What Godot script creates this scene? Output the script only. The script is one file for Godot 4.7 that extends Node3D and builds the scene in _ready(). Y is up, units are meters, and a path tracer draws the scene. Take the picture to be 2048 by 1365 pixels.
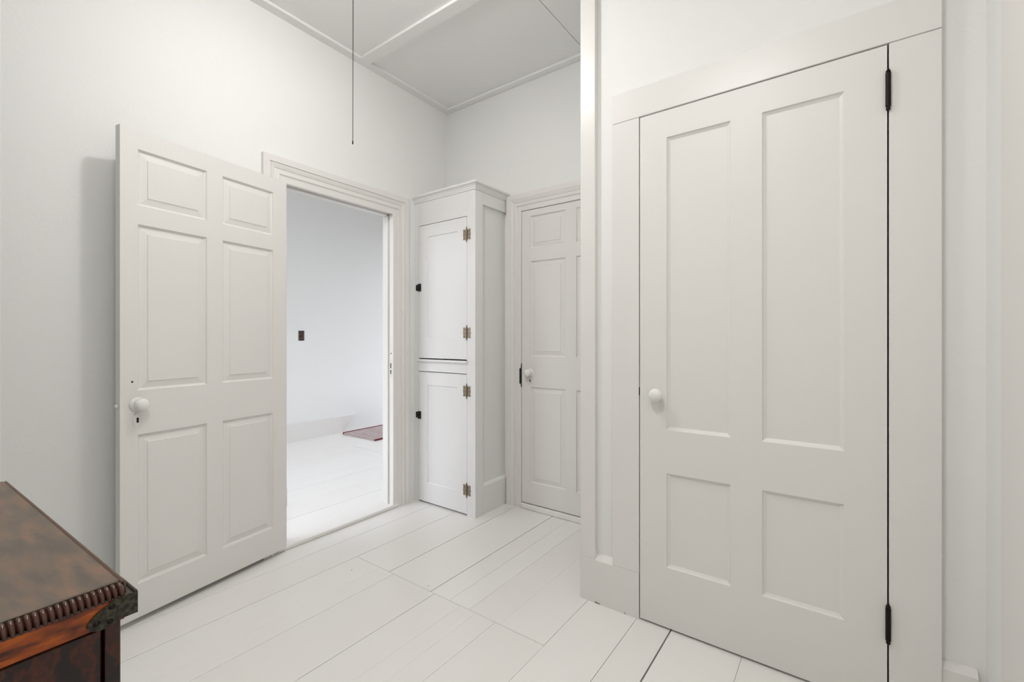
extends Node3D
# An old white-painted room: an open six-panel door to a bright hall, a corner cupboard, a second
# six-panel door and a closet door, painted floorboards, and the corner of a veneered chest.
# x runs to the right, -z runs along the left wall to the back of the room; metres.

const CAM_H := 1.2
const YAW := 36.25            # degrees the camera is turned to the left of -z
const FOCAL := 902.0          # pixels, in the 2048 x 1365 frame
const HORIZON := 676.2        # pixel row of the horizon

const W_POS := Vector3(-2.5247, 0, 0)   # left wall: local x runs to the back, local z into the room
const W_TURN := 91.0
const BACK := -2.62           # face of the back wall
const CLOSET := -1.87         # face of the closet's trim
const RIGHT := 0.341          # face of the right wall
const CEIL := 3.012           # underside of the ceiling panels
const HALL_Y := 0.022         # the hall floor lies a little higher

var M := {}
var taken := {}


# ------------------------------------------------------------------ helpers: mesh
func mb() -> SurfaceTool:
	var st := SurfaceTool.new()
	st.begin(Mesh.PRIMITIVE_TRIANGLES)
	return st

func tri(st: SurfaceTool, a: Vector3, b: Vector3, c: Vector3, na: Vector3, nb: Vector3, nc: Vector3) -> void:
	var n := na + nb + nc
	if (b - a).cross(c - a).dot(n) > 0.0:
		var t := b; b = c; c = t
		t = nb; nb = nc; nc = t
	st.set_normal(na); st.add_vertex(a)
	st.set_normal(nb); st.add_vertex(b)
	st.set_normal(nc); st.add_vertex(c)

func quad(st: SurfaceTool, a: Vector3, b: Vector3, c: Vector3, d: Vector3, hint: Vector3) -> void:
	var n := (b - a).cross(c - a)
	if n.length() < 1e-10:
		n = (c - a).cross(d - a)
	n = n.normalized()
	if n.dot(hint) < 0.0:
		n = -n
	tri(st, a, b, c, n, n, n)
	tri(st, a, c, d, n, n, n)

func box(st: SurfaceTool, lo: Vector3, hi: Vector3, bev := 0.0) -> void:
	# a box with chamfered edges
	var c := (lo + hi) * 0.5
	var h := (hi - lo).abs() * 0.5
	var b := minf(bev, minf(h.x, minf(h.y, h.z)) * 0.9)
	for ax in 3:
		var i := (ax + 1) % 3
		var j := (ax + 2) % 3
		for s in [-1.0, 1.0]:
			var p := []
			for q in [[-1, -1], [1, -1], [1, 1], [-1, 1]]:
				var v := Vector3.ZERO
				v[ax] = s * h[ax]
				v[i] = q[0] * (h[i] - b)
				v[j] = q[1] * (h[j] - b)
				p.append(c + v)
			var n := Vector3.ZERO
			n[ax] = s
			quad(st, p[0], p[1], p[2], p[3], n)
	if b <= 0.0:
		return
	for ax in 3:
		var i := (ax + 1) % 3
		var j := (ax + 2) % 3
		for si in [-1.0, 1.0]:
			for sj in [-1.0, 1.0]:
				var p := []
				for q in [[-1, 0], [1, 0], [1, 1], [-1, 1]]:
					var v := Vector3.ZERO
					v[ax] = q[0] * (h[ax] - b)
					v[i] = si * (h[i] - (b if q[1] == 1 else 0.0))
					v[j] = sj * (h[j] - (0.0 if q[1] == 1 else b))
					p.append(c + v)
				var n := Vector3.ZERO
				n[i] = si
				n[j] = sj
				quad(st, p[0], p[1], p[2], p[3], n)
	for sx in [-1.0, 1.0]:
		for sy in [-1.0, 1.0]:
			for sz in [-1.0, 1.0]:
				var s := Vector3(sx, sy, sz)
				var a := c + Vector3(sx * h.x, sy * (h.y - b), sz * (h.z - b))
				var d := c + Vector3(sx * (h.x - b), sy * h.y, sz * (h.z - b))
				var e := c + Vector3(sx * (h.x - b), sy * (h.y - b), sz * h.z)
				var n := s.normalized()
				tri(st, a, d, e, n, n, n)

func bx(st: SurfaceTool, x0: float, x1: float, y0: float, y1: float, z0: float, z1: float, bev := 0.0) -> void:
	box(st, Vector3(minf(x0, x1), minf(y0, y1), minf(z0, z1)), Vector3(maxf(x0, x1), maxf(y0, y1), maxf(z0, z1)), bev)

func prism(st: SurfaceTool, poly: PackedVector2Array, z0: float, z1: float, ax := "xyz") -> void:
	# a polygon extruded; "xyz" puts the polygon in x, y and extrudes along z, "zyx" puts it in z, y and extrudes along x, "xzy" in x, z along y
	var at := func(p: Vector2, w: float) -> Vector3:
		if ax == "zyx":
			return Vector3(w, p.y, p.x)
		if ax == "xzy":
			return Vector3(p.x, w, p.y)
		return Vector3(p.x, p.y, w)
	var cap: Vector3 = at.call(Vector2.ZERO, 1.0)
	var idx := Geometry2D.triangulate_polygon(poly)
	for k in range(0, idx.size(), 3):
		var a := poly[idx[k]]
		var b := poly[idx[k + 1]]
		var c := poly[idx[k + 2]]
		tri(st, at.call(a, z1), at.call(b, z1), at.call(c, z1), cap, cap, cap)
		tri(st, at.call(a, z0), at.call(b, z0), at.call(c, z0), -cap, -cap, -cap)
	var sgn := -1.0 if Geometry2D.is_polygon_clockwise(poly) else 1.0
	for k in poly.size():
		var a := poly[k]
		var b := poly[(k + 1) % poly.size()]
		var d := (b - a).normalized()
		var n: Vector3 = at.call(Vector2(d.y, -d.x) * sgn, 0.0)
		quad(st, at.call(a, z0), at.call(b, z0), at.call(b, z1), at.call(a, z1), n)

func lathe(st: SurfaceTool, prof: PackedVector2Array, segs: int, tr: Transform3D) -> void:
	# profile of (radius, height) turned about local z
	var nr := PackedVector2Array()
	for k in prof.size():
		var a := prof[maxi(k - 1, 0)]
		var b := prof[mini(k + 1, prof.size() - 1)]
		var d := (b - a).normalized()
		nr.append(Vector2(d.y, -d.x))
	for k in prof.size() - 1:
		for s in segs:
			var a0 := TAU * s / segs
			var a1 := TAU * (s + 1) / segs
			var p := []
			var n := []
			for q in [[k, a0], [k, a1], [k + 1, a1], [k + 1, a0]]:
				var pr: Vector2 = prof[q[0]]
				var pn: Vector2 = nr[q[0]]
				p.append(tr * Vector3(pr.x * cos(q[1]), pr.x * sin(q[1]), pr.y))
				n.append((tr.basis * Vector3(pn.x * cos(q[1]), pn.x * sin(q[1]), pn.y)).normalized())
			if prof[k].x > 1e-6:
				tri(st, p[0], p[1], p[2], n[0], n[1], n[2])
			if prof[k + 1].x > 1e-6:
				tri(st, p[0], p[2], p[3], n[0], n[2], n[3])

func v2(flat: Array) -> PackedVector2Array:
	var out := PackedVector2Array()
	for k in range(0, flat.size(), 2):
		out.append(Vector2(flat[k], flat[k + 1]))
	return out


# ------------------------------------------------------------------ helpers: nodes
func numbered(called: String) -> String:
	var n: int = taken.get(called, 0)
	taken[called] = n + 1
	return called if n == 0 else "%s_%03d" % [called, n]

func obj(called: String, st: SurfaceTool, m: Material, parent: Node3D = null) -> MeshInstance3D:
	var o := MeshInstance3D.new()
	o.mesh = st.commit()
	o.material_override = m
	if parent == null:
		o.name = numbered(called)
		add_child(o)
	else:
		o.name = called
		parent.add_child(o, true)
	return o

func shared(called: String, mesh: Mesh, m: Material, parent: Node3D, at: Vector3) -> MeshInstance3D:
	var o := MeshInstance3D.new()
	o.name = called
	o.mesh = mesh
	o.material_override = m
	o.position = at
	parent.add_child(o, true)
	return o

func thing(called: String, label: String, category: String, at := Vector3.ZERO, turn := 0.0, kind := "", group := "") -> Node3D:
	var o := Node3D.new()
	o.name = numbered(called)
	add_child(o)
	o.position = at
	o.rotation_degrees.y = turn
	tag(o, label, category, kind, group)
	return o

func tag(o: Node, label: String, category: String, kind := "", group := "") -> void:
	o.set_meta("label", label)
	o.set_meta("category", category)
	if kind:
		o.set_meta("kind", kind)
	if group:
		o.set_meta("group", group)


# ------------------------------------------------------------------ materials
func noise_tex(seed_: int, freq: float, size := 512, octaves := 4, ramp: Gradient = null, type := FastNoiseLite.TYPE_SIMPLEX_SMOOTH, warp := 0.0) -> NoiseTexture2D:
	var n := FastNoiseLite.new()
	n.seed = seed_
	n.noise_type = type
	n.frequency = freq
	n.fractal_octaves = octaves
	if warp > 0.0:
		n.domain_warp_enabled = true
		n.domain_warp_amplitude = warp
		n.domain_warp_frequency = freq * 0.7
	var t := NoiseTexture2D.new()
	t.width = size
	t.height = size
	t.seamless = true
	t.noise = n
	if ramp:
		t.color_ramp = ramp
	return t

func ramp_of(stops: Array) -> Gradient:
	var g := Gradient.new()
	var o := PackedFloat32Array()
	var c := PackedColorArray()
	for s in stops:
		o.append(s[0])
		c.append(s[1])
	g.offsets = o
	g.colors = c
	return g

func paint(called: String, col: Color, rough: float, tex: Texture2D, bump: float, scale: Vector3, spec := 0.5, world := true) -> StandardMaterial3D:
	var m := StandardMaterial3D.new()
	m.resource_name = called
	m.albedo_color = col
	m.roughness = rough
	m.metallic_specular = spec
	m.uv1_triplanar = true
	m.uv1_world_triplanar = world
	m.uv1_scale = scale
	if tex:
		m.heightmap_enabled = true
		m.heightmap_texture = tex
		m.heightmap_scale = bump
	return m

func make_materials() -> void:
	var brush := noise_tex(11, 0.02, 512, 4)
	var roller := noise_tex(23, 0.03, 512, 5)
	M.wall = paint("wall_paint", Color(0.955, 0.952, 0.942), 0.62, roller, 0.035, Vector3(2.2, 2.2, 2.2), 0.35)
	M.ceiling = paint("ceiling_paint", Color(0.96, 0.958, 0.95), 0.6, roller, 0.05, Vector3(1.4, 1.4, 1.4), 0.35)
	M.trim = paint("trim_paint", Color(0.925, 0.91, 0.893), 0.3, brush, 0.01, Vector3(9, 0.9, 9), 0.45)
	M.door = paint("door_paint", Color(0.92, 0.906, 0.888), 0.38, brush, 0.018, Vector3(8, 0.8, 8), 0.45, false)
	M.cupboard = paint("cupboard_paint", Color(0.935, 0.93, 0.925), 0.36, brush, 0.02, Vector3(9, 0.9, 9), 0.45)
	M.floor = []
	for k in 4:
		var c := Color(0.948, 0.938, 0.922).lerp(Color(0.938, 0.926, 0.908), k / 3.0)
		var m := paint("floor_paint", c, 0.15 + 0.015 * k, noise_tex(40 + k, 0.012, 512, 5), 0.03, Vector3(7.0, 1.0, 1.4), 0.5)
		m.uv1_offset = Vector3(0.37 * k, 0.11, 0.53 * k)
		M.floor.append(m)
	M.subfloor = paint("old_subfloor", Color(0.45, 0.36, 0.28), 0.9, null, 0.0, Vector3.ONE)
	M.dark = paint("old_dark_wood", Color(0.09, 0.07, 0.055), 0.85, null, 0.0, Vector3.ONE)
	var porcelain := StandardMaterial3D.new()
	porcelain.resource_name = "white_porcelain"
	porcelain.albedo_color = Color(0.93, 0.925, 0.905)
	porcelain.roughness = 0.09
	porcelain.clearcoat_enabled = true
	porcelain.clearcoat = 0.6
	porcelain.clearcoat_roughness = 0.04
	M.porcelain = porcelain
	var iron := paint("dark_bronze", Color(0.13, 0.105, 0.085), 0.42, noise_tex(61, 0.06, 128, 4), 0.05, Vector3(30, 30, 30), 0.5, false)
	iron.metallic = 0.75
	M.iron = iron
	var black := paint("black_iron", Color(0.035, 0.033, 0.03), 0.55, null, 0.0, Vector3.ONE)
	M.black = black
	var pewter := paint("worn_black_plate", Color(0.2, 0.2, 0.19), 0.4, null, 0.0, Vector3.ONE)
	pewter.metallic = 0.7
	M.pewter = pewter
	var brass_t := noise_tex(67, 0.05, 128, 4, ramp_of([[0.25, Color(0.2, 0.165, 0.12)], [0.5, Color(0.52, 0.46, 0.38)], [0.75, Color(0.74, 0.69, 0.61)]]))
	var brass := paint("tarnished_brass", Color(1, 1, 1), 0.36, null, 0.0, Vector3(40, 40, 40), 0.5, false)
	brass.albedo_texture = brass_t
	brass.metallic = 0.8
	M.brass = brass
	var plate_t := noise_tex(71, 0.03, 128, 4, ramp_of([[0.2, Color(0.2, 0.14, 0.12)], [0.8, Color(0.36, 0.29, 0.25)]]))
	var plate := paint("brown_switch_plate", Color(1, 1, 1), 0.5, null, 0.0, Vector3(9, 9, 9), 0.5, false)
	plate.albedo_texture = plate_t
	plate.metallic = 0.35
	M.plate = plate
	# chest: flame veneer, a lighter rail, a worn top, beads, a green-grey corner strap
	var flame_t := noise_tex(83, 0.011, 512, 5, ramp_of([[0.0, Color(0.055, 0.02, 0.014)], [0.36, Color(0.12, 0.045, 0.025)], [0.52, Color(0.3, 0.115, 0.03)], [0.66, Color(0.17, 0.06, 0.026)], [1.0, Color(0.42, 0.19, 0.06)]]), FastNoiseLite.TYPE_SIMPLEX_SMOOTH, 60.0)
	var flame := paint("flame_veneer", Color(1, 1, 1), 0.3, null, 0.0, Vector3(4, 3.4, 7), 0.5, false)
	flame.albedo_texture = flame_t
	M.flame = flame
	var rail_t := noise_tex(89, 0.012, 512, 4, ramp_of([[0.15, Color(0.26, 0.1, 0.02)], [0.4, Color(0.46, 0.2, 0.03)], [0.65, Color(0.6, 0.275, 0.025)], [0.85, Color(0.68, 0.33, 0.035)]]), FastNoiseLite.TYPE_SIMPLEX_SMOOTH, 30.0)
	var rail := paint("orange_veneer", Color(1, 1, 1), 0.34, null, 0.0, Vector3(6, 14, 4), 0.5, false)
	rail.albedo_texture = rail_t
	M.rail = rail
	var top_t := noise_tex(97, 0.012, 512, 5, ramp_of([[0.2, Color(0.29, 0.245, 0.205)], [0.45, Color(0.335, 0.28, 0.23)], [0.6, Color(0.36, 0.29, 0.23)], [0.85, Color(0.42, 0.315, 0.245)]]), FastNoiseLite.TYPE_SIMPLEX_SMOOTH, 40.0)
	var top := paint("worn_veneer_top", Color(1, 1, 1), 0.42, noise_tex(98, 0.03, 256, 4), 0.012, Vector3(1.6, 3.0, 7.0), 0.5, false)
	top.albedo_texture = top_t
	M.top = top
	M.band = paint("worn_brown_edge", Color(0.33, 0.235, 0.175), 0.4, noise_tex(99, 0.04, 128, 4), 0.03, Vector3(20, 20, 20), 0.5, false)
	M.edge = paint("dark_veneer_edge", Color(0.22, 0.13, 0.085), 0.45, null, 0.0, Vector3.ONE)
	M.bead = paint("polished_dark_bead", Color(0.27, 0.155, 0.12), 0.18, null, 0.0, Vector3.ONE)
	var strap_t := noise_tex(101, 0.03, 256, 5, ramp_of([[0.1, Color(0.13, 0.1, 0.08)], [0.5, Color(0.22, 0.205, 0.165)], [0.9, Color(0.32, 0.31, 0.25)]]))
	var strap := paint("patinated_strap", Color(1, 1, 1), 0.48, noise_tex(103, 0.05, 128, 4), 0.02, Vector3(22, 22, 22), 0.5, false)
	strap.albedo_texture = strap_t
	strap.metallic = 0.45
	M.strap = strap
	var rug_t := noise_tex(107, 0.13, 256, 2, ramp_of([[0.2, Color(0.34, 0.31, 0.34)], [0.34, Color(0.62, 0.54, 0.55)], [0.44, Color(0.88, 0.83, 0.81)], [0.6, Color(0.82, 0.77, 0.76)], [0.69, Color(0.7, 0.55, 0.55)], [0.8, Color(0.92, 0.91, 0.9)]]))
	var rug := paint("flecked_rag_weave", Color(1, 1, 1), 0.95, null, 0.0, Vector3(2.6, 2.6, 2.6), 0.2)
	rug.albedo_texture = rug_t
	M.rug = rug
	M.rug_edge = paint("red_rug_binding", Color(0.42, 0.16, 0.17), 0.85, null, 0.0, Vector3.ONE, 0.2)
	var glow := StandardMaterial3D.new()
	glow.resource_name = "lit_lamp_glass"
	glow.albedo_color = Color(0.95, 0.94, 0.9)
	glow.roughness = 0.3
	glow.emission_enabled = true
	glow.emission = Color(0.97, 0.985, 1.0)
	glow.emission_energy_multiplier = 1.2
	M.glow = glow
	var glass := StandardMaterial3D.new()
	glass.resource_name = "window_glass"
	glass.albedo_color = Color(0.95, 0.98, 1.0, 0.06)
	glass.transparency = BaseMaterial3D.TRANSPARENCY_ALPHA
	glass.roughness = 0.02
	M.glass = glass


# ------------------------------------------------------------------ panelled doors
# members: [name, x0, x1, y0, y1]; openings: [x0, x1, y0, y1]; front face at z = 0, back at z = -t
func panel_door(root: Node3D, members: Array, openings: Array, t: float, bw: float, bd: float, raised: bool, m: Material, edge := 0.0012) -> void:
	var sts := []
	for e in members:
		var st := mb()
		bx(st, e[1], e[2], e[3], e[4], -t, 0.0, 0.0)
		sts.append(st)
	for o in openings:
		var mid := Vector2((o[0] + o[1]) * 0.5, (o[2] + o[3]) * 0.5)
		var sides := [
			[Vector2(o[0] - 0.004, mid.y), Vector2(o[0], o[2]), Vector2(o[0], o[3]), Vector2(1, 1), Vector2(1, -1)],
			[Vector2(o[1] + 0.004, mid.y), Vector2(o[1], o[2]), Vector2(o[1], o[3]), Vector2(-1, 1), Vector2(-1, -1)],
			[Vector2(mid.x, o[2] - 0.004), Vector2(o[0], o[2]), Vector2(o[1], o[2]), Vector2(1, 1), Vector2(-1, 1)],
			[Vector2(mid.x, o[3] + 0.004), Vector2(o[0], o[3]), Vector2(o[1], o[3]), Vector2(1, -1), Vector2(-1, -1)]]
		for s in sides:
			for k in members.size():
				var e = members[k]
				if s[0].x > e[1] and s[0].x < e[2] and s[0].y > e[3] and s[0].y < e[4]:
					# the moulded edge in two facets: a slope, then a small fillet
					for face in [[0.0, -1.0], [-t, 1.0]]:
						var z0: float = face[0]
						var zs: float = face[1]
						var steps := [[0.0, 0.0], [bw * 0.3, bd * 0.55], [bw, bd]]
						for q in 2:
							var a: Vector2 = s[1] + s[3] * steps[q][0]
							var b: Vector2 = s[2] + s[4] * steps[q][0]
							var c: Vector2 = s[2] + s[4] * steps[q + 1][0]
							var d: Vector2 = s[1] + s[3] * steps[q + 1][0]
							var za: float = z0 + zs * steps[q][1]
							var zb: float = z0 + zs * steps[q + 1][1]
							quad(sts[k], Vector3(a.x, a.y, za), Vector3(b.x, b.y, za), Vector3(c.x, c.y, zb), Vector3(d.x, d.y, zb), Vector3(0, 0, -zs))
					break
	for k in members.size():
		obj(members[k][0], sts[k], m, root)
	for o in openings:
		var st := mb()
		var x0: float = o[0] - 0.001
		var x1: float = o[1] + 0.001
		var y0: float = o[2] - 0.001
		var y1: float = o[3] + 0.001
		for face in [[0.0, -1.0], [-t, 1.0]]:
			var z0: float = face[0]
			var zs: float = face[1]
			var rings := [[0.0, bd]]
			if raised:
				rings = [[0.0, bd], [bw + 0.002, bd], [bw + 0.028, bd * 0.5], [bw + 0.03, bd * 0.22]]
			for q in rings.size() - 1:
				var i0: float = rings[q][0]
				var i1: float = rings[q + 1][0]
				var za: float = z0 + zs * rings[q][1]
				var zb: float = z0 + zs * rings[q + 1][1]
				var A := [Vector3(x0 + i0, y0 + i0, za), Vector3(x1 - i0, y0 + i0, za), Vector3(x1 - i0, y1 - i0, za), Vector3(x0 + i0, y1 - i0, za)]
				var B := [Vector3(x0 + i1, y0 + i1, zb), Vector3(x1 - i1, y0 + i1, zb), Vector3(x1 - i1, y1 - i1, zb), Vector3(x0 + i1, y1 - i1, zb)]
				for k in 4:
					quad(st, A[k], A[(k + 1) % 4], B[(k + 1) % 4], B[k], Vector3(0, 0, -zs))
			var il: float = rings[-1][0]
			var zl: float = z0 + zs * rings[-1][1]
			quad(st, Vector3(x0 + il, y0 + il, zl), Vector3(x1 - il, y0 + il, zl), Vector3(x1 - il, y1 - il, zl), Vector3(x0 + il, y1 - il, zl), Vector3(0, 0, -zs))
		obj("panel", st, m, root)

func porcelain_knob(root: Node3D, at: Vector3, r: float, with_rose: bool) -> Node3D:
	var st := mb()
	var tr := Transform3D(Basis.IDENTITY, at)
	var prof := PackedVector2Array()
	prof.append(Vector2(0.0095, 0.0))
	prof.append(Vector2(0.0095, 0.016))
	for k in 15:
		var a := -1.18 + (PI / 2 + 1.18) * k / 14.0
		prof.append(Vector2(maxf(r * cos(a), 0.0) if k < 14 else 0.0, 0.036 + r * 0.78 * sin(a)))
	lathe(st, prof, 28, tr)
	var knob := obj("knob", st, M.porcelain, root)
	if with_rose:
		var s2 := mb()
		lathe(s2, v2([0.0, 0.0, r * 1.08, 0.0, r * 1.1, 0.002, r * 1.02, 0.006, r * 0.7, 0.0095, r * 0.42, 0.013, 0.0, 0.014]), 28, tr)
		obj("rose", s2, M.porcelain, knob)
	return knob

func keyhole_plate(root: Node3D, at: Vector3, w: float, h: float) -> void:
	var st := mb()
	var poly := PackedVector2Array()
	for k in 20:
		var a := TAU * k / 20.0
		poly.append(Vector2(at.x + w * cos(a), at.y + h * sin(a)))
	prism(st, poly, at.z, at.z + 0.003)
	var plate := obj("keyhole_plate", st, M.door, root)
	var s2 := mb()
	var hole := PackedVector2Array()
	for k in 10:
		var a := -0.5 + (PI + 1.0) * k / 9.0
		hole.append(Vector2(at.x + 0.0045 * cos(a), at.y + 0.006 + 0.0045 * sin(a)))
	hole.append(Vector2(at.x - 0.0038, at.y - 0.011))
	hole.append(Vector2(at.x + 0.0038, at.y - 0.011))
	prism(s2, hole, at.z + 0.001, at.z + 0.0034)
	obj("keyhole", s2, M.black, plate)

# six-panel layout between x0 and x1; rows of [y0, y1]
func six_panels(root: Node3D, x0: float, x1: float, y0: float, y1: float, cols: Array, rows: Array, m: Material) -> void:
	var mem := [["stile", x0, cols[0][0], y0, y1], ["stile", cols[1][1], x1, y0, y1]]
	var ys := [y0]
	for rw in rows:
		ys.append(rw[0])
		ys.append(rw[1])
	ys.append(y1)
	for k in range(0, ys.size(), 2):
		mem.append(["rail", cols[0][0], cols[1][1], ys[k], ys[k + 1]])
	var ops := []
	for rw in rows:
		mem.append(["mullion", cols[0][1], cols[1][0], rw[0], rw[1]])
		for c in cols:
			ops.append([c[0], c[1], rw[0], rw[1]])
	panel_door(root, mem, ops, 0.034, 0.009, 0.0105, true, m)

# moulded door surround in a wall's own axes: inner opening x0..x1, up to y1; prof: (distance from the opening, height off the wall)
func surround(root: Node3D, x0: float, x1: float, y1: float, prof: PackedVector2Array, m: Material, right := true) -> void:
	var put := func(st: SurfaceTool, f0: Callable, f1: Callable, dirv: Vector3) -> void:
		for k in prof.size() - 1:
			var a := prof[k]
			var b := prof[k + 1]
			var d := b - a
			var n := dirv * -d.y + Vector3(0, 0, 1) * d.x
			quad(st, f0.call(a), f0.call(b), f1.call(b), f1.call(a), n)
		var poly := prof.duplicate()
		poly.append(Vector2(prof[-1].x, 0))
		poly.append(Vector2(prof[0].x, 0))
		var idx := Geometry2D.triangulate_polygon(poly)
		for k in range(0, idx.size(), 3):
			for f in [f0, f1]:
				var n: Vector3 = (f.call(Vector2.ZERO) - (f1 if f == f0 else f0).call(Vector2.ZERO)).normalized()
				tri(st, f.call(poly[idx[k]]), f.call(poly[idx[k + 1]]), f.call(poly[idx[k + 2]]), n, n, n)
	var sl := mb()
	put.call(sl, func(p): return Vector3(x0 - p.x, 0, p.y), func(p): return Vector3(x0 - p.x, y1 + p.x, p.y), Vector3(-1, 0, 0))
	obj("side_casing", sl, m, root)
	if right:
		var sr := mb()
		put.call(sr, func(p): return Vector3(x1 + p.x, 0, p.y), func(p): return Vector3(x1 + p.x, y1 + p.x, p.y), Vector3(1, 0, 0))
		obj("side_casing", sr, m, root)
	var sh := mb()
	put.call(sh, func(p): return Vector3(x0 - p.x, y1 + p.x, p.y), func(p): return Vector3(x1 + (p.x if right else 0.0), y1 + p.x, p.y), Vector3(0, 1, 0))
	obj("head_casing", sh, m, root)


# ------------------------------------------------------------------ setting
func build_shell() -> void:
	# left wall with the doorway to the hall (local axes of the wall; the hall lies behind)
	var wl := thing("wall_left", "white plaster wall with the doorway to the hall", "wall", W_POS, W_TURN, "structure")
	var st := mb()
	bx(st, -2.1, 1.29, -0.05, 3.15, -0.1, 0.0)
	bx(st, 2.078, 2.78, -0.05, 3.15, -0.1, 0.0)
	bx(st, 1.29, 2.078, 2.085, 3.15, -0.1, 0.0)
	obj("plaster", st, M.wall, wl)

	var wb := mb()
	bx(wb, -2.75, -1.841, -0.05, 3.15, BACK - 0.14, BACK)
	bx(wb, -1.06, 0.5, -0.05, 3.15, BACK - 0.14, BACK)
	bx(wb, -1.841, -1.06, 2.1, 3.15, BACK - 0.14, BACK)
	tag(obj("wall_back", wb, M.wall), "white plaster wall above the corner cupboard and six-panel door", "wall", "structure")

	# closet: plaster set back behind its trim, with an opening for the door; side and inside walls
	var wc := mb()
	var zc := CLOSET - 0.028
	bx(wc, -0.972, -0.704, -0.05, 3.15, zc - 0.1, zc)
	bx(wc, 0.122, RIGHT + 0.1, -0.05, 3.15, zc - 0.1, zc)
	bx(wc, -0.704, 0.122, 2.145, 3.15, zc - 0.1, zc)
	bx(wc, -0.972, -0.88, -0.05, 3.15, BACK, zc - 0.1)
	tag(obj("wall_closet", wc, M.wall), "white plaster closet wall above and beside the tall four-panel door", "wall", "structure")

	var wr := mb()
	bx(wr, RIGHT, RIGHT + 0.12, -0.05, 3.15, zc, 2.1)
	bx(wr, RIGHT, RIGHT + 0.12, -0.05, 3.15, BACK - 0.14, zc - 0.1)
	tag(obj("wall_right", wr, M.wall), "white plaster wall meeting the closet at a corner", "wall", "structure")
	var wf := mb()
	bx(wf, -2.75, RIGHT + 0.12, -0.05, 3.15, 2.0, 2.12)
	tag(obj("wall_front", wf, M.wall), "white plaster wall closing the room behind the chest", "wall", "structure")
	var wp := mb()
	bx(wp, -1.26, -1.146, -0.05, 3.15, -0.1035, 2.0, 0.004)
	tag(obj("wall_partition", wp, M.wall), "white partition wall end behind the dark veneered chest", "wall", "structure")

	# ceiling: painted panels with narrow seams, flat battens over the joints
	var ce := thing("ceiling", "white panelled ceiling with flat battens", "ceiling", Vector3.ZERO, 0.0, "structure")
	var slab := mb()
	bx(slab, -2.75, RIGHT + 0.12, CEIL + 0.012, CEIL + 0.1, BACK - 0.14, 2.12)
	obj("ceiling_board", slab, M.ceiling, ce)
	for p in [[-2.72, -1.3125, BACK - 0.1, -1.8], [-1.3095, RIGHT + 0.1, BACK - 0.1, -1.8], [-2.72, -0.4, -1.8, 0.3], [-0.397, RIGHT + 0.1, -1.8, 0.3], [-2.72, -0.9, 0.3, 2.1], [-0.897, RIGHT + 0.1, 0.3, 2.1]]:
		var sp := mb()
		bx(sp, p[0], p[1], CEIL, CEIL + 0.013, p[2] + 0.0008, p[3] - 0.0008, 0.001)
		obj("ceiling_panel", sp, M.ceiling, ce)
	for b in [[-2.55, RIGHT, -1.84, -1.76], [-2.6, RIGHT, BACK, BACK + 0.055], [-2.5, RIGHT, 0.26, 0.34]]:
		var sb := mb()
		bx(sb, b[0], b[1], CEIL - 0.015, CEIL + 0.001, b[2], b[3], 0.003)
		obj("batten", sb, M.ceiling, ce)
	var sw := mb()
	var tw := deg_to_rad(W_TURN - 90.0)
	prism(sw, v2([-2.545 + 1.16 * tan(tw) + 2.0 * tan(tw), 2.0, -2.485 + 3.16 * tan(tw), 2.0, -2.485 + 1.16 * tan(tw) + BACK * tan(tw), BACK, -2.545 + 1.16 * tan(tw) + BACK * tan(tw), BACK]), CEIL - 0.015, CEIL + 0.001, "xzy")
	obj("batten", sw, M.ceiling, ce)

func build_floor() -> void:
	var f := thing("floor", "white painted wide floorboards with dark worn seams", "floor", Vector3.ZERO, 0.0, "structure")
	var sub := mb()
	bx(sub, -2.75, RIGHT + 0.1, -0.06, -0.024, BACK - 0.14, 2.12)
	obj("subfloor", sub, M.subfloor, f)
	var rng := RandomNumberGenerator.new()
	rng.seed = 7
	var seam := -1.492
	# joints as [x, gap]: behind the cross seam and in front of it, between boards that run through on both sides
	var left := [[-2.62, 0.002], [-2.375, 0.0026], [-2.148, 0.0027]]
	var far := [[-2.148, 0.0027], [-1.876, 0.004], [-1.572, 0.0034], [-1.45, 0.0014], [-1.33, 0.0007], [-1.16, 0.0004], [-0.94, 0.0012]]
	var near := [[-2.148, 0.0024], [-1.95, 0.0006], [-1.838, 0.0018], [-1.543, 0.0018], [-1.38, 0.0008], [-1.288, 0.0004], [-1.1815, 0.0007], [-0.94, 0.0005]]
	var right := [[-0.94, 0.0011], [-0.71, 0.0019], [-0.5685, 0.0055], [-0.306, 0.001], [-0.05, 0.0016], [0.18, 0.0016], [0.42, 0.001]]
	for half in [[left, BACK, 2.0], [far, BACK, seam - 0.0009], [near, seam + 0.0009, 2.0], [right, BACK, 2.0]]:
		var j: Array = half[0]
		for k in j.size() - 1:
			var sb := mb()
			var up := rng.randf_range(-0.0006, 0.0)
			bx(sb, j[k][0] + j[k][1] * 0.5, j[k + 1][0] - j[k + 1][1] * 0.5, -0.024, up, half[1], half[2], 0.0006)
			obj("floorboard", sb, M.floor[rng.randi_range(0, 3)], f)
	# closet floor inside, in the dark behind its door
	# nail heads and a chip showing through the paint
	for p in [Vector2(-2.046, -1.39), Vector2(-1.9, -2.55), Vector2(-1.615, -1.52)]:
		var sn := mb()
		lathe(sn, v2([0.0, 0.0006, 0.0022, 0.0004, 0.0028, -0.0006]), 10, Transform3D(Basis(Vector3.RIGHT, -PI / 2), Vector3(p.x, 0.0, p.y)))
		obj("nail_head", sn, M.dark, f)

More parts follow.
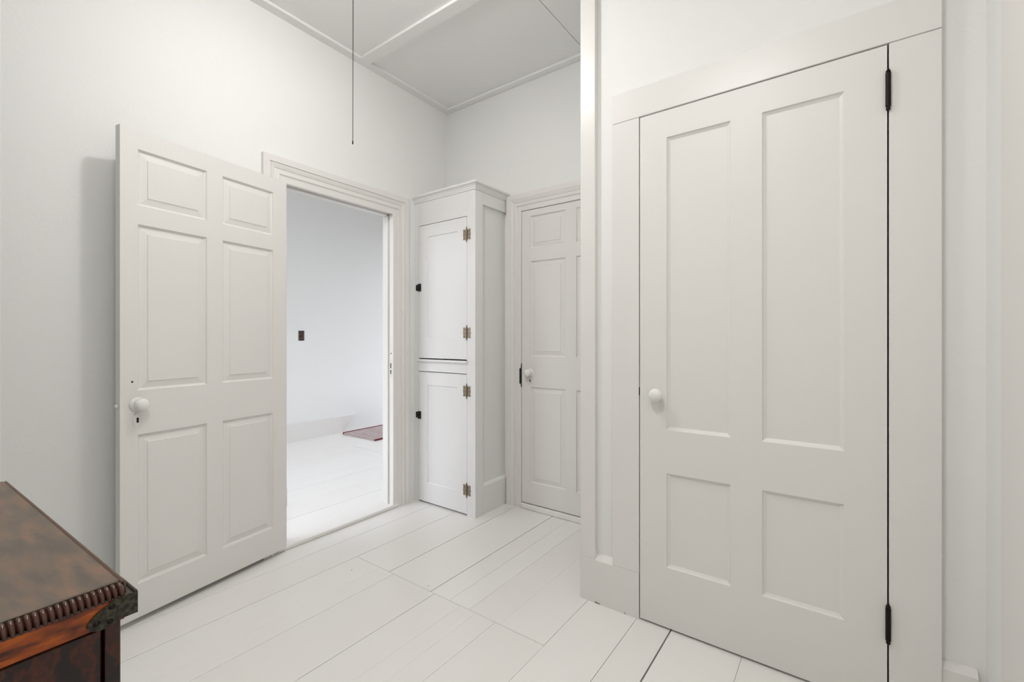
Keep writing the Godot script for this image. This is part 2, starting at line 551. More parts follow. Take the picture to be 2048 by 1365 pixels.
func window_at(called: String, label: String, at: Vector3, turn: float, w: float, h: float) -> void:
	# a two-sash window: local x across, y up from the sill, z outwards
	var win := thing(called, label, "window", at, turn, "structure")
	var e := w * 0.5
	for f in [["frame_side", -e, -e + 0.05, 0.0, h], ["frame_side", e - 0.05, e, 0.0, h], ["frame_sill", -e + 0.05, e - 0.05, 0.0, 0.05], ["frame_head", -e + 0.05, e - 0.05, h - 0.05, h], ["meeting_rail", -e + 0.05, e - 0.05, h * 0.5 - 0.02, h * 0.5 + 0.02]]:
		var fr := mb()
		bx(fr, f[1], f[2], f[3], f[4], -0.03, 0.03, 0.003)
		obj(f[0], fr, M.trim, win)
	for y in [[0.05, h * 0.5 - 0.02], [h * 0.5 + 0.02, h - 0.05]]:
		var pn := mb()
		bx(pn, -e + 0.05, e - 0.05, y[0], y[1], -0.003, 0.003)
		obj("pane", pn, M.glass, win)

func build_hall() -> void:
	var hx := -5.03
	var fl := thing("floor", "white painted floorboards of the hall beyond the doorway", "floor", Vector3.ZERO, 0.0, "structure")
	var sub := mb()
	bx(sub, hx - 0.1, -2.64, -0.06, HALL_Y - 0.022, -5.3, 0.14)
	obj("subfloor", sub, M.subfloor, fl)
	var xs := [[-5.03, 0.001], [-4.77, 0.001], [-4.5, 0.001], [-4.235, 0.001], [-3.965, 0.001], [-3.69, 0.0008], [-3.42, 0.003], [-3.15, 0.001], [-2.892, 0.0026], [-2.645, 0.001]]
	for k in xs.size() - 1:
		var sb := mb()
		bx(sb, xs[k][0] + xs[k][1] * 0.5, xs[k + 1][0] - xs[k + 1][1] * 0.5, HALL_Y - 0.023, HALL_Y, -5.2, 0.0, 0.001)
		obj("floorboard", sb, M.floor[k % 4], fl)
	var strip := mb()
	bx(strip, -4.3, -3.4, HALL_Y, HALL_Y + 0.004, -2.95, -2.935, 0.0015)
	obj("seam_strip", strip, M.floor[0], fl)

	var w := mb()
	bx(w, hx - 0.12, hx, -0.05, 3.15, -5.3, 0.14)
	tag(obj("wall_hall", w, M.wall), "pale hall wall with the brown switch plate", "wall", "structure")
	var e := mb()
	bx(e, hx, -4.75, -0.05, 3.15, -5.3, -5.2)
	bx(e, -3.25, -2.6, -0.05, 3.15, -5.3, -5.2)
	bx(e, -4.75, -3.25, -0.05, 0.5, -5.3, -5.2)
	bx(e, -4.75, -3.25, 2.7, 3.15, -5.3, -5.2)
	window_at("window_2", "tall white sash window at the far end of the hall", Vector3(-4.0, 0.5, -5.25), 180.0, 1.5, 2.2)
	tag(obj("wall_hall_end", e, M.wall), "far end wall of the hall, hidden by the doorway's jamb", "wall", "structure")
	# wall with the hall window, at the end towards the viewer's side
	var ww := mb()
	bx(ww, hx, -4.9, -0.05, 3.15, 0.0, 0.14)
	bx(ww, -2.8, -2.58, -0.05, 3.15, 0.0, 0.14)
	bx(ww, -4.9, -2.8, -0.05, 0.3, 0.0, 0.14)
	bx(ww, -4.9, -2.8, 2.8, 3.15, 0.0, 0.14)
	tag(obj("wall_hall_window", ww, M.wall), "hall wall holding the tall daylight window", "wall", "structure")
	window_at("window_1", "white sash window lighting the hall", Vector3(-3.85, 0.3, 0.07), 0.0, 2.1, 2.5)
	var hr := mb()
	bx(hr, -2.72, -2.6, -0.05, 3.15, -5.3, -2.7)
	tag(obj("wall_hall_side", hr, M.wall), "hall wall beyond the doorway's right jamb", "wall", "structure")
	var hc := mb()
	bx(hc, hx - 0.12, -2.6, 3.0, 3.12, -5.3, 0.14)
	tag(obj("ceiling", hc, M.ceiling), "white ceiling of the hall", "ceiling", "structure")

	# baseboard with its raking cut end, and the stair skirt that slopes away behind the rug
	var bs := mb()
	prism(bs, v2([0.0, HALL_Y, 0.0, 0.222, -3.45, 0.222, -3.275, HALL_Y]), hx, hx + 0.028, "zyx")
	tag(obj("baseboard_hall", bs, M.trim), "tall white baseboard along the hall wall", "baseboard", "structure")
	var sk := mb()
	prism(sk, v2([-3.279, HALL_Y, -3.456, 0.224, -3.7, HALL_Y]), hx, hx + 0.014, "zyx")
	tag(obj("trim_stair_skirt", sk, M.wall), "small sloping white skirt board beside the hall baseboard end", "skirt board", "structure")

	# rug
	var rug := thing("rug", "small flecked rag rug with red edges on the hall floor", "rug", Vector3(-4.32, HALL_Y, -3.225), 1.0)
	var rs := mb()
	# woven field with low ribs across it
	var n := 44
	for k in n:
		var x0 := -0.575 * k / n
		var x1 := -0.575 * (k + 1) / n
		var h := 0.013 + 0.0025 * (k % 2) + 0.006 * pow(float(k) / n, 3.0)
		bx(rs, x1, x0, 0.0, h, -0.62, 0.0, 0.002)
	obj("woven_field", rs, M.rug, rug)
	for side in [[-0.598, -0.575, -0.62, 0.0, 0.026], [0.0, 0.02, -0.62, 0.0, 0.016]]:
		var bi := mb()
		bx(bi, side[0], side[1], 0.0, side[4], side[2], side[3], 0.004)
		obj("binding", bi, M.rug_edge, rug)

	# push-button switch plate on the hall wall
	var sp := thing("switch_plate", "brown metal switch plate on the pale hall wall", "switch plate", Vector3(hx, 1.225, -2.755), 90.0)
	var p := mb()
	bx(p, -0.034, 0.034, -0.057, 0.057, 0.0, 0.005, 0.002)
	obj("plate", p, M.plate, sp)
	var tg := mb()
	bx(tg, -0.005, 0.005, -0.011, 0.004, 0.005, 0.016, 0.002)
	obj("toggle", tg, M.black, sp)
	for y in [-0.04, 0.04]:
		var sc := mb()
		lathe(sc, v2([0.0033, 0.0, 0.003, 0.0012, 0.0, 0.0016]), 10, Transform3D(Basis.IDENTITY, Vector3(0, y, 0.005)))
		obj("screw", sc, M.iron, sp)


# ------------------------------------------------------------------ doorway, doors
func build_doorway() -> void:
	var prof := v2([0.0, 0.0, 0.0, 0.01, 0.004, 0.012, 0.04, 0.012, 0.0405, 0.0155, 0.047, 0.019, 0.053, 0.0155, 0.0535, 0.014, 0.072, 0.014, 0.0725, 0.017, 0.079, 0.0195, 0.086, 0.0225, 0.092, 0.0235, 0.0925, 0.0185, 0.1, 0.0205, 0.1005, 0.025, 0.135, 0.025, 0.135, 0.0])
	var t := thing("trim_1", "moulded white door surround of the hall doorway", "door surround", W_POS, W_TURN, "structure")
	surround(t, 1.304, 2.065, 2.072, prof, M.trim)
	# jambs, stops, head and threshold
	for s in [[1.286, 1.3, 1.3, 1.312], [2.069, 2.083, 2.057, 2.069]]:
		var j := mb()
		bx(j, s[0], s[1], 0.0, 2.092, -0.108, 0.004, 0.001)
		obj("jamb", j, M.trim, t)
		var k := mb()
		bx(k, s[2], s[3], 0.0, 2.066, -0.085, -0.04, 0.0015)
		obj("door_stop", k, M.trim, t)
	var h := mb()
	bx(h, 1.3, 2.069, 2.078, 2.092, -0.108, 0.004, 0.001)
	obj("head_jamb", h, M.trim, t)
	var hs := mb()
	bx(hs, 1.312, 2.057, 2.066, 2.078, -0.085, -0.04, 0.0015)
	obj("door_stop", hs, M.trim, t)
	var th := mb()
	bx(th, 1.25, 2.12, 0.0, HALL_Y + 0.001, -0.112, 0.018, 0.004)
	obj("threshold", th, M.floor[1], t)
	# painted strike plate with its slots, and a stray screw hole above
	var sp := mb()
	bx(sp, 2.067, 2.0695, 0.925, 1.045, -0.03, -0.004, 0.0008)
	var spo := obj("strike_plate", sp, M.porcelain, t)
	for y in [[0.945, 0.972], [0.985, 1.02]]:
		var sl := mb()
		bx(sl, 2.0664, 2.0685, y[0], y[1], -0.023, -0.013)
		obj("slot", sl, M.pewter, spo)
	var ho := mb()
	bx(ho, 2.0664, 2.0692, 1.085, 1.093, -0.02, -0.013)
	obj("screw_hole", ho, M.black, t)
	for y in [0.3, 1.7]:
		var hi := mb()
		lathe(hi, v2([0.0, -0.05, 0.0055, -0.049, 0.0055, 0.049, 0.0, 0.05]), 12, Transform3D(Basis(Vector3.RIGHT, -PI / 2), Vector3(1.296, y, 0.018)))
		obj("hinge", hi, M.trim, t)

func build_open_door() -> void:
	var d := thing("door_1", "white six-panel door standing open against the left wall", "door", Vector3(-2.511, 0, -1.289), 100.6, "structure")
	six_panels(d, -0.766, -0.004, 0.026, 2.072, [[-0.704, -0.426], [-0.352, -0.081]], [[0.167, 0.794], [0.979, 1.677], [1.757, 1.992]], M.door)
	porcelain_knob(d, Vector3(-0.706, 0.922, 0.0), 0.0275, true)
	keyhole_plate(d, Vector3(-0.706, 0.856, 0.0), 0.017, 0.028)
	var st := mb()
	lathe(st, v2([0.0, 0.0006, 0.004, 0.0006, 0.004, -0.001]), 10, Transform3D(Basis.IDENTITY, Vector3(-0.724, 1.017, 0.0)))
	obj("screw_hole", st, M.black, d)
	var la := mb()
	bx(la, -0.776, -0.766, 0.915, 0.927, -0.022, -0.012, 0.002)
	obj("latch_bolt", la, M.trim, d)

func build_back_door() -> void:
	var d := thing("door_2", "closed white six-panel door in the back wall beside the cupboard", "door", Vector3(0, 0, -2.614), 0.0, "structure")
	six_panels(d, -1.8305, -1.07, 0.0425, 2.093, [[-1.758, -1.479], [-1.4, -1.125]], [[0.19, 0.858], [1.071, 1.734], [1.824, 2.05]], M.door)
	porcelain_knob(d, Vector3(-1.759, 0.957, 0.0), 0.0275, true)
	keyhole_plate(d, Vector3(-1.759, 0.902, 0.0), 0.017, 0.03)
	# surround, threshold, the black keeper at its edge, and dark behind the gaps
	var t := thing("trim_2", "moulded white surround of the closed door in the back wall", "door surround", Vector3(0, 0, BACK), 0.0, "structure")
	var prof := v2([0.0, 0.0, 0.0, 0.01, 0.004, 0.012, 0.034, 0.012, 0.0345, 0.0155, 0.04, 0.019, 0.046, 0.0155, 0.0465, 0.014, 0.062, 0.014, 0.0625, 0.017, 0.069, 0.0195, 0.076, 0.0225, 0.081, 0.0235, 0.0815, 0.0185, 0.088, 0.0205, 0.0885, 0.022, 0.122, 0.022, 0.122, 0.0])
	surround(t, -1.834, -1.0, 2.0965, prof, M.trim, false)
	var th := mb()
	bx(th, -1.834, -1.0, 0.0, 0.036, -0.1, 0.02, 0.005)
	obj("threshold", th, M.floor[0], t)
	var kp := mb()
	bx(kp, -1.846, -1.8325, 0.876, 0.985, -0.004, 0.016, 0.002)
	prism(kp, v2([-1.8365, 0.985, -1.832, 0.985, -1.832, 1.02]), 0.0, 0.013)
	prism(kp, v2([-1.8365, 0.876, -1.832, 0.876, -1.832, 0.85]), 0.0, 0.013)
	obj("lock_keeper", kp, M.black, t)
	var jb := mb()
	bx(jb, -1.842, -1.8335, 0.03, 2.105, -0.12, 0.004, 0.0)
	obj("jamb", jb, M.trim, t)
	var bk := mb()
	bx(bk, -1.86, -1.06, 0.0, 2.12, -0.1, -0.075)
	obj("jamb_back", bk, M.trim, t)

func build_closet() -> void:
	var d := thing("door_3", "tall white four-panel closet door with dark hinges and porcelain knob", "door", Vector3(0, 0, CLOSET), 0.0, "structure")
	var cx := [[-0.584, -0.343], [-0.238, 0.004]]
	var mem := [["stile", -0.6955, -0.584, 0.009, 2.136], ["stile", 0.004, 0.1145, 0.009, 2.136], ["rail", -0.584, 0.004, 0.009, 0.256], ["rail", -0.584, 0.004, 0.643, 0.821], ["rail", -0.584, 0.004, 2.025, 2.136], ["mullion", -0.343, -0.238, 0.256, 0.643], ["mullion", -0.343, -0.238, 0.821, 2.025]]
	var ops := []
	for c in cx:
		ops.append([c[0], c[1], 0.256, 0.643])
		ops.append([c[0], c[1], 0.821, 2.025])
	panel_door(d, mem, ops, 0.034, 0.013, 0.011, false, M.door)
	porcelain_knob(d, Vector3(-0.618, 0.965, 0.0), 0.0285, false)
	for y in [1.99, 0.289]:
		var st := mb()
		var pr := PackedVector2Array()
		for q in [[0.0, -0.066], [0.005, -0.065], [0.0062, -0.0605], [0.004, -0.056], [0.0065, -0.0545], [0.0072, -0.053], [0.0072, -0.022], [0.0066, -0.0215], [0.0072, -0.021], [0.0072, -0.001], [0.0066, 0.0], [0.0072, 0.001], [0.0072, 0.021], [0.0066, 0.0215], [0.0072, 0.022], [0.0072, 0.053], [0.0045, 0.054], [0.0045, 0.0555], [0.0066, 0.057], [0.0066, 0.059], [0.0035, 0.0605], [0.0042, 0.0635], [0.002, 0.067], [0.0, 0.068]]:
			pr.append(Vector2(q[0], q[1] * (1.0 if y > 1.0 else 0.97)))
		lathe(st, pr, 16, Transform3D(Basis(Vector3.RIGHT, -PI / 2), Vector3(0.1168, y, 0.0065)))
		obj("hinge", st, M.iron, d)
	var lt := mb()
	bx(lt, -0.7035, -0.6965, 0.955, 0.99, -0.03, -0.001, 0.001)
	obj("latch", lt, M.black, d)

	# trim round the closet: corner post, door casings with butt joints, header, base block
	var t := thing("trim_3", "flat white boards framing the closet door and its corner", "door surround", Vector3(0, 0, CLOSET - 0.028), 0.0, "structure")
	var boards := [
		["corner_post", -0.979, -0.905, 0.195, CEIL, 0.028], ["side_casing", -0.821, -0.7, 0.195, 2.141, 0.028], ["side_casing", 0.119, 0.243, 0.0, 2.14, 0.028],
		["header", -0.821, 0.243, 2.1415, 2.27, 0.029]]
	for b in boards:
		var st := mb()
		bx(st, b[1], b[2], b[3], b[4], 0.0, b[5], 0.0018)
		obj(b[0], st, M.trim, t)
	var cs := mb()
	bx(cs, -0.979, -0.972, 0.0, CEIL, -0.09, 0.0, 0.0)
	obj("corner_return", cs, M.trim, t)
	# base block under the recessed strip, its top edge sloped
	var bb := mb()
	prism(bb, v2([0.0, 0.0, 0.028, 0.0, 0.028, 0.192, 0.024, 0.197, 0.0, 0.214]), -0.905, -0.821, "zyx")
	bx(bb, -0.979, -0.905, 0.0, 0.1955, 0.0, 0.028, 0.0)
	bx(bb, -0.821, -0.7, 0.0, 0.1955, 0.0, 0.028, 0.0)
	obj("base_board", bb, M.trim, t)
	# two small chips in the paint along the foot, bare wood showing
	for q in [[-0.906, -0.878, 0.005], [-0.765, -0.759, 0.01]]:
		var ch := mb()
		prism(ch, v2([q[0], 0.0005, q[1], 0.0005, q[1] - 0.004, q[2] * 0.6, q[0] + 0.002, q[2]]), 0.0275, 0.0286)
		obj("paint_chip", ch, M.subfloor, t)

	var bsr := mb()
	prism(bsr, v2([0.0, 0.0, 0.02, 0.0, 0.02, 0.195, 0.014, 0.204, 0.009, 0.212, 0.0, 0.215]), 0.243, 0.322, "zyx")
	var bo := obj("baseboard_closet", bsr, M.trim)
	bo.position = Vector3(0, 0, CLOSET - 0.028)
	tag(bo, "short white baseboard beside the closet door's hinge-side casing", "baseboard", "structure")
	# door casing that begins on the right wall
	var rc := mb()
	bx(rc, RIGHT - 0.02, RIGHT, 0.0, 2.65, -1.645, -1.425, 0.003)
	tag(obj("trim_4", rc, M.trim), "flat white casing board on the wall right of the closet", "casing board", "structure")


# ------------------------------------------------------------------ corner cupboard
func cupboard_hinge(root: Node3D, at: Vector3) -> void:
	var st := mb()
	for s in [-1.0, 1.0]:
		prism(st, v2([s * 0.003, -0.036, s * 0.012, -0.03, s * 0.022, -0.036, s * 0.034, -0.034, s * 0.031, -0.02, s * 0.034, 0.0, s * 0.031, 0.02, s * 0.034, 0.034, s * 0.022, 0.036, s * 0.012, 0.03, s * 0.003, 0.036]), 0.0, 0.0025)
	lathe(st, v2([0.0, -0.052, 0.003, -0.049, 0.0036, -0.045, 0.002, -0.042, 0.0048, -0.04, 0.0052, 0.0, 0.0048, 0.04, 0.002, 0.042, 0.0036, 0.045, 0.003, 0.049, 0.0, 0.053]), 12, Transform3D(Basis(Vector3.RIGHT, -PI / 2), Vector3(0, 0, 0.004)))
	var h := obj("hinge", st, M.brass, root)
	h.position = at
	for p in [Vector2(-0.02, 0.022), Vector2(-0.02, -0.022), Vector2(0.02, 0.022), Vector2(0.02, -0.022), Vector2(-0.014, 0.0), Vector2(0.014, 0.0)]:
		var sc := mb()
		lathe(sc, v2([0.0026, 0.0, 0.0024, 0.001, 0.0, 0.0013]), 8, Transform3D(Basis.IDENTITY, Vector3(p.x, p.y, 0.0025)))
		obj("screw", sc, M.black, h)

func cupboard_latch(root: Node3D, at: Vector3, bright: bool) -> void:
	var st := mb()
	prism(st, v2([-0.03, -0.017, -0.022, -0.023, -0.01, -0.02, -0.01, 0.02, -0.022, 0.023, -0.03, 0.017]), 0.0, 0.004)
	bx(st, -0.008, 0.024, -0.028, 0.028, 0.0, 0.006, 0.0015)
	bx(st, -0.018, 0.012, -0.008, 0.008, 0.004, 0.014, 0.002)
	var l := obj("latch", st, M.pewter if bright else M.black, root)
	l.position = at
	var kn := mb()
	lathe(kn, v2([0.003, 0.0, 0.003, 0.006, 0.007, 0.009, 0.007, 0.012, 0.0, 0.014]), 12, Transform3D(Basis.IDENTITY, Vector3(0.013, 0, 0.006)))
	obj("latch_knob", kn, M.iron, l)

func build_cupboard() -> void:
	var zf := -2.27
	var c := thing("corner_cupboard", "tall white built-in cupboard with two panelled doors in the room corner", "cupboard", Vector3(-2.27, 0, zf))
	var ox := 2.27            # local x = world x + ox, local z = world z - zf
	var xl := -2.565 + ox
	var xr := -1.966 + ox
	var back := BACK - zf
	# face frame
	for b in [["stile", xl, -2.515 + ox, 0.0, 2.2], ["stile", -2.04 + ox, xr, 0.0, 2.2], ["rail", -2.515 + ox, -2.04 + ox, 2.022, 2.2], ["rail", -2.515 + ox, -2.04 + ox, 0.957, 1.043]]:
		var st := mb()
		bx(st, b[1], b[2], b[3], b[4], -0.022, 0.0, 0.0008)
		obj(b[0], st, M.cupboard, c)
	var lg := mb()
	prism(lg, v2([0.0, 1.02, 0.012, 1.028, 0.014, 1.032, 0.014, 1.043, 0.012, 1.045, 0.0, 1.045]), -2.522 + ox, -2.034 + ox, "zyx")
	obj("ledge", lg, M.cupboard, c)
	# side: front stile, top rail, base board, recessed panel
	var sp := mb()
	bx(sp, xr - 0.035, xr - 0.018, 0.0, 2.22, back, -0.022)
	obj("side_panel", sp, M.cupboard, c)
	for b in [["side_stile", -0.078, -0.022, 0.0, 2.2], ["side_rail", back, -0.078, 2.106, 2.2]]:
		var st := mb()
		bx(st, xr - 0.02, xr, b[3], b[4], b[1], b[2], 0.0008)
		obj(b[0], st, M.cupboard, c)
	var sb := mb()
	prism(sb, v2([xr - 0.02, 0.0, xr, 0.0, xr, 0.19, xr - 0.004, 0.195, xr - 0.018, 0.208, xr - 0.02, 0.208]), back, -0.078)
	obj("base_board", sb, M.cupboard, c)
	var tp := mb()
	bx(tp, xl, xr - 0.001, 2.19, 2.212, back, -0.001)
	bx(tp, xl, xl + 0.018, 0.0, 2.19, back, -0.022)
	bx(tp, xl, xr - 0.03, 0.0, 2.19, back, back + 0.012)
	obj("carcass", tp, M.cupboard, c)
	# crown moulding: front run and side run, mitred at the corner
	var prof := v2([0.0, 2.19, 0.005, 2.19, 0.005, 2.198, 0.008, 2.202, 0.011, 2.212, 0.018, 2.222, 0.026, 2.226, 0.028, 2.228, 0.028, 2.24, 0.0, 2.24])
	var cf := mb()
	var cr := mb()
	for k in prof.size() - 1:
		var a := prof[k]
		var b := prof[k + 1]
		var d := b - a
		quad(cf, Vector3(xl, a.y, a.x), Vector3(xl, b.y, b.x), Vector3(xr + b.x, b.y, b.x), Vector3(xr + a.x, a.y, a.x), Vector3(0, -d.x, d.y))
		quad(cr, Vector3(xr + a.x, a.y, a.x), Vector3(xr + b.x, b.y, b.x), Vector3(xr + b.x, b.y, back), Vector3(xr + a.x, a.y, back), Vector3(d.y, -d.x, 0))
	bx(cf, xl, xr, 2.2, 2.24, back, 0.0)
	obj("crown", cf, M.cupboard, c)
	obj("crown", cr, M.cupboard, c)
	# doors
	for e in [[1.053, 2.018, 1.2, 1.932, [1.897, 1.234], 1.569, false], [0.011, 0.952, 0.15, 0.86, [0.84, 0.173], 0.634, true]]:
		var dr := Node3D.new()
		dr.name = "door"
		c.add_child(dr, true)
		dr.position.z = -0.001
		var x0 := -2.512 + ox
		var x1 := -2.0425 + ox
		var px0 := -2.424 + ox
		var px1 := -2.13 + ox
		var mem := [["stile", x0, px0, e[0], e[1]], ["stile", px1, x1, e[0], e[1]], ["rail", px0, px1, e[0], e[2]], ["rail", px0, px1, e[3], e[1]]]
		panel_door(dr, mem, [[px0, px1, e[2], e[3]]], 0.02, 0.004, 0.006, false, M.cupboard)
		for y in e[4]:
			cupboard_hinge(dr, Vector3(-2.041 + ox, y, 0.001))
		cupboard_latch(dr, Vector3(-2.513 + ox, e[5], 0.001), e[6])


# ------------------------------------------------------------------ chest
func build_chest() -> void:
	# local: x = towards the viewer (front), z = along the front away from its near-door end, y up; the origin lies under the top's front corner
	var c := thing("chest_of_drawers", "dark flame-veneered chest of drawers with beaded top edge and metal corner straps", "chest", Vector3(-0.577, 0, -0.131), 2.58)
	var L := 0.92
	var D := 0.556
	var top := mb()
	bx(top, -D, -0.0012, 0.9475, 0.96, 0.0, L, 0.0012)
	obj("top", top, M.top, c)
	# worn edge banding along the end of the top
	for z in [[-0.0035, 0.0], [L, L + 0.0035]]:
		var eb := mb()
		bx(eb, -D, 0.004, 0.948, 0.9602, z[0], z[1], 0.002)
		obj("edge_band", eb, M.band, c)
	# beaded moulding: every bead a piece
	var bm := Node3D.new()
	bm.name = "bead_moulding"
	c.add_child(bm, true)
	var core := mb()
	bx(core, 0.0, 0.009, 0.9485, 0.9515, -0.002, L + 0.002, 0.0005)
	obj("core", core, M.dark, bm)
	var bead := SphereMesh.new()
	bead.radius = 0.5
	bead.height = 1.0
	bead.radial_segments = 12
	bead.rings = 6
	var n := int(L / 0.0048)
	for k in n:
		var b := shared("bead", bead, M.bead, bm, Vector3(0.0078, 0.9537, 0.0024 + k * 0.0048))
		b.scale = Vector3(0.0105, 0.0158, 0.0057)
		b.rotation_degrees = Vector3(5.0, 0.0, 38.0)
	# front rail, stiles, ends, back
	var rl := mb()
	bx(rl, -0.012, 0.0125, 0.926, 0.949, 0.0, L, 0.0008)
	obj("rail", rl, M.rail, c)
	var band := mb()
	bx(band, 0.0, 0.0128, 0.9482, 0.9498, -0.004, L + 0.004, 0.0004)
	obj("edge_band", band, M.edge, c)
	for z in [[0.003, 0.0145], [L - 0.0145, L - 0.003]]:
		var s := mb()
		bx(s, -0.02, 0.0115, 0.1, 0.926, z[0], z[1], 0.0008)
		obj("stile", s, M.flame, c)
	for z in [[0.003, 0.02], [L - 0.02, L - 0.003]]:
		var s := mb()
		bx(s, -D + 0.008, -0.02, 0.1, 0.9475, z[0], z[1], 0.001)
		obj("end_panel", s, M.flame, c)
	var bk := mb()
	bx(bk, -D + 0.004, -D + 0.016, 0.1, 0.9475, 0.02, L - 0.02)
	bx(bk, -D + 0.016, -0.02, 0.1, 0.115, 0.02, L - 0.02)
	obj("back_panel", bk, M.edge, c)
	# drawers with turned knobs
	var ys := [0.924, 0.735, 0.53, 0.325, 0.118]
	for k in 4:
		var d := mb()
		bx(d, -0.5, 0.01, ys[k + 1] + 0.003, ys[k], 0.0165, L - 0.0165, 0.0012)
		var dr := obj("drawer", d, M.flame, c)
		for z in [0.2, L - 0.2]:
			var kn := mb()
			lathe(kn, v2([0.011, 0.0, 0.009, 0.006, 0.01, 0.011, 0.019, 0.018, 0.02, 0.024, 0.014, 0.031, 0.0, 0.033]), 18, Transform3D(Basis(Vector3.UP, PI / 2), Vector3(0.01, (ys[k] + ys[k + 1]) * 0.5, z)))
			obj("knob", kn, M.bead, dr)
		if k < 3:
			var sr := mb()
			bx(sr, -0.02, 0.009, ys[k + 1] - 0.0, ys[k + 1] + 0.003, 0.0165, L - 0.0165)
			obj("drawer_divider", sr, M.edge, c)
	var pl := mb()
	bx(pl, -0.02, 0.014, 0.09, 0.118, 0.0, L, 0.002)
	obj("base_rail", pl, M.flame, c)
	for x in [-D + 0.05, -0.035]:
		for z in [0.045, L - 0.045]:
			var ft := mb()
			lathe(ft, v2([0.0, 0.0, 0.018, 0.0, 0.024, 0.012, 0.034, 0.05, 0.03, 0.08, 0.022, 0.09, 0.028, 0.1, 0.0, 0.1]), 18, Transform3D(Basis(Vector3.RIGHT, -PI / 2), Vector3(x, 0, z)))
			obj("foot", ft, M.bead, c)
	# metal corner straps: a lobed plate on the front, wrapped round the overhanging corner
	for e in [[-1.0, 0.0], [1.0, L]]:
		var sgn: float = e[0]
		var z0: float = e[1]
		var st := mb()
		var pts := []
		for q in [[0.0095, 0.9285], [0.0095, 0.9492], [-0.0075, 0.9492], [-0.013, 0.946], [-0.0205, 0.942], [-0.026, 0.9372], [-0.0285, 0.932], [-0.0265, 0.9278], [-0.021, 0.9252], [-0.014, 0.925], [-0.006, 0.927], [-0.0035, 0.9285]]:
			pts.append(z0 + sgn * q[0])
			pts.append(q[1])
		prism(st, v2(pts), 0.0125, 0.0145, "zyx")
		# the wrap along the end
		bx(st, -0.03, 0.0143, 0.9285, 0.951, z0 + sgn * 0.0065, z0 + sgn * 0.0095, 0.001)
		bx(st, -0.03, 0.0125, 0.929, 0.949, z0 - sgn * 0.001, z0 + sgn * 0.0076)
		var strap := obj("corner_strap", st, M.strap, c)
		for q in [[-0.0105, 0.9435], [-0.0215, 0.9325], [-0.0115, 0.9298]]:
			var nl := mb()
			lathe(nl, v2([0.0026, 0.0, 0.0024, 0.0008, 0.0014, 0.0016, 0.0, 0.0019]), 12, Transform3D(Basis(Vector3.UP, PI / 2), Vector3(0.0145, q[1], z0 + sgn * q[0])))
			obj("nail", nl, M.iron, strap)


# ------------------------------------------------------------------ ceiling lamp with its pull chain
func build_lamp(at: Vector3) -> void:
	var l := thing("ceiling_lamp", "ceiling lamp with a long beaded metal pull chain hanging down", "lamp", Vector3(at.x, 0, at.z))
	var up := Transform3D(Basis(Vector3.RIGHT, -PI / 2), Vector3.ZERO)
	var ca := mb()
	lathe(ca, v2([0.0, CEIL, 0.05, CEIL, 0.05, CEIL - 0.006, 0.03, CEIL - 0.016, 0.007, CEIL - 0.02, 0.007, at.y + 0.052, 0.0, at.y + 0.052]), 24, up)
	obj("stem", ca, M.iron, l)
	# opal bowl: shallow, so it throws most of its light down
	var gl := mb()
	var pr := PackedVector2Array()
	for k in 13:
		var a := -PI / 2 + PI / 2 * k / 12.0
		pr.append(Vector2(0.098 * cos(a) if k > 0 else 0.0, at.y + 0.05 * sin(a) + 0.05))
	pr.append(Vector2(0.0, at.y + 0.0505))
	lathe(gl, pr, 32, up)
	obj("lamp_bowl", gl, M.glow, l)
	var down := AreaLight3D.new()
	down.name = "lamp_light"
	down.light_color = LAMP
	down.light_energy = LAMP_DOWN
	down.area_size = Vector2(0.13, 0.13)
	down.area_range = 14.0
	down.area_attenuation = 2.0
	down.shadow_enabled = true
	down.position = Vector3(0, at.y - 0.004, 0)
	down.rotation_degrees.x = -90.0
	l.add_child(down)
	var around := OmniLight3D.new()
	around.name = "lamp_bulb_light"
	around.light_color = LAMP
	around.light_energy = LAMP_AROUND
	around.light_size = 0.05
	around.omni_range = 14.0
	around.omni_attenuation = 2.0
	around.shadow_enabled = true
	around.position = Vector3(0, at.y + 0.02, 0)
	l.add_child(around)
	# pull chain: small beads on a wire from the canopy's rim down past eye height
	var ch := mb()
	var foot := Vector3(chain_at.x - at.x, chain_at.y, chain_at.z - at.z)
	var head := Vector3(foot.x + 0.006, CEIL - 0.02, foot.z)
	var n := int((head.y - foot.y) / 0.0055)
	for k in n + 1:
		var p := foot.lerp(head, float(k) / n)
		lathe(ch, v2([0.0, -0.002, 0.0014, -0.0014, 0.002, 0.0, 0.0014, 0.0014, 0.0, 0.002]), 6, Transform3D(Basis(Vector3.RIGHT, -PI / 2), p))
	lathe(ch, v2([0.0005, 0.0, 0.0005, head.y - foot.y]), 5, Transform3D(Basis(Vector3.RIGHT, -PI / 2), foot))
	var bar := foot - Vector3(0, 0.014, 0)
	lathe(ch, v2([0.0, 0.0, 0.0022, 0.001, 0.0026, 0.005, 0.0022, 0.013, 0.0, 0.015]), 8, Transform3D(Basis(Vector3.RIGHT, -PI / 2), bar))
	var co := obj("pull_chain", ch, M.iron, l)
	co.set_meta("kind", "stuff")
	# the arm that carries the chain from the lamp's stem
	var arm := mb()
	var len := Vector2(foot.x + 0.006, foot.z).length()
	var yaw := atan2(foot.x + 0.006, foot.z)
	lathe(arm, v2([0.0, 0.0, 0.004, 0.0, 0.004, len + 0.004, 0.0, len + 0.004]), 8, Transform3D(Basis(Vector3.UP, yaw), Vector3(0, CEIL - 0.022, 0)))
	obj("chain_arm", arm, M.iron, l)

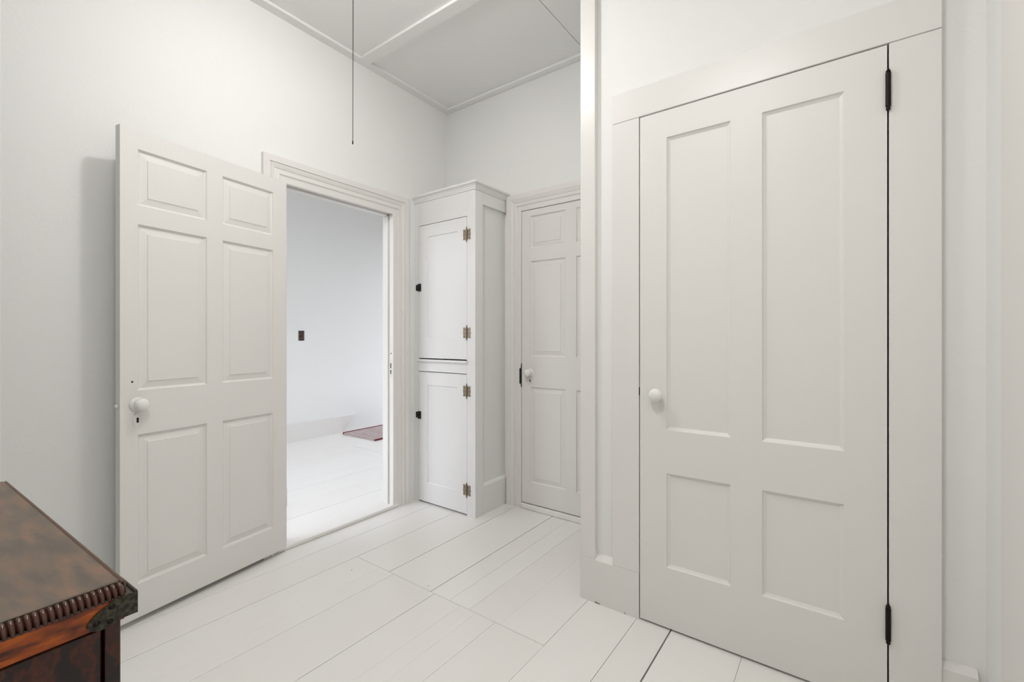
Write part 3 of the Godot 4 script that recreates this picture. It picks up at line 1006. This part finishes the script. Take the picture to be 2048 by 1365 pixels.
func build_panel_lamp(at: Vector3) -> void:
	var l := thing("ceiling_panel_lamp", "flat square ceiling light with a frosted panel behind the chest", "lamp", at)
	var fr := mb()
	for q in [[-0.3, 0.3, -0.3, -0.275], [-0.3, 0.3, 0.275, 0.3], [-0.3, -0.275, -0.275, 0.275], [0.275, 0.3, -0.275, 0.275]]:
		bx(fr, q[0], q[1], -0.03, 0.0, q[2], q[3], 0.002)
	obj("frame", fr, M.trim, l)
	var pn := mb()
	bx(pn, -0.275, 0.275, -0.02, -0.012, -0.275, 0.275)
	obj("lamp_diffuser", pn, M.glow, l)
	var a := AreaLight3D.new()
	a.name = "panel_light"
	a.light_color = LAMP
	a.light_energy = PANEL
	a.area_size = Vector2(0.54, 0.54)
	a.area_range = 14.0
	a.area_attenuation = 2.0
	a.shadow_enabled = true
	a.position = Vector3(0, -0.024, 0)
	a.rotation_degrees.x = -90.0
	l.add_child(a)

const LAMP := Color(0.99, 0.99, 0.985)
const LAMP_DOWN := 0.3
const LAMP_AROUND := 0.36
const PANEL := 1.95
const chain_at := Vector3(-1.513, 1.955, -1.032)


func _ready() -> void:
	# camera: level, slightly shifted lens
	var cam := Camera3D.new()
	cam.name = "camera"
	cam.projection = Camera3D.PROJECTION_FRUSTUM
	cam.near = 0.05
	cam.far = 60.0
	cam.size = 1365.0 / FOCAL * cam.near
	cam.frustum_offset = Vector2(0.0, (HORIZON - 682.5) / FOCAL * cam.near)
	cam.position = Vector3(0, CAM_H, 0)
	cam.rotation_degrees = Vector3(0, YAW, 0)
	add_child(cam)
	cam.current = true
	# overcast daylight, seen only through the hall window
	var env := Environment.new()
	env.background_mode = Environment.BG_SKY
	var sky := Sky.new()
	var sm := ProceduralSkyMaterial.new()
	sm.sky_top_color = Color(0.925, 0.95, 1.0)
	sm.sky_horizon_color = Color(0.96, 0.975, 1.0)
	sm.ground_horizon_color = Color(0.66, 0.64, 0.62)
	sm.ground_bottom_color = Color(0.5, 0.5, 0.48)
	sm.sky_energy_multiplier = 2.0
	sm.ground_energy_multiplier = 1.55
	sky.sky_material = sm
	env.sky = sky
	env.tonemap_mode = Environment.TONE_MAPPER_LINEAR
	env.tonemap_exposure = 1.13
	env.sdfgi_enabled = true
	env.ssao_enabled = true
	env.ssil_enabled = true
	var we := WorldEnvironment.new()
	we.name = "world"
	we.environment = env
	add_child(we)

	make_materials()
	build_shell()
	build_floor()
	build_hall()
	build_doorway()
	build_open_door()
	build_back_door()
	build_closet()
	build_cupboard()
	build_chest()
	build_lamp(Vector3(-1.49, 2.89, -1.02))
	build_panel_lamp(Vector3(-0.55, CEIL, -0.05))
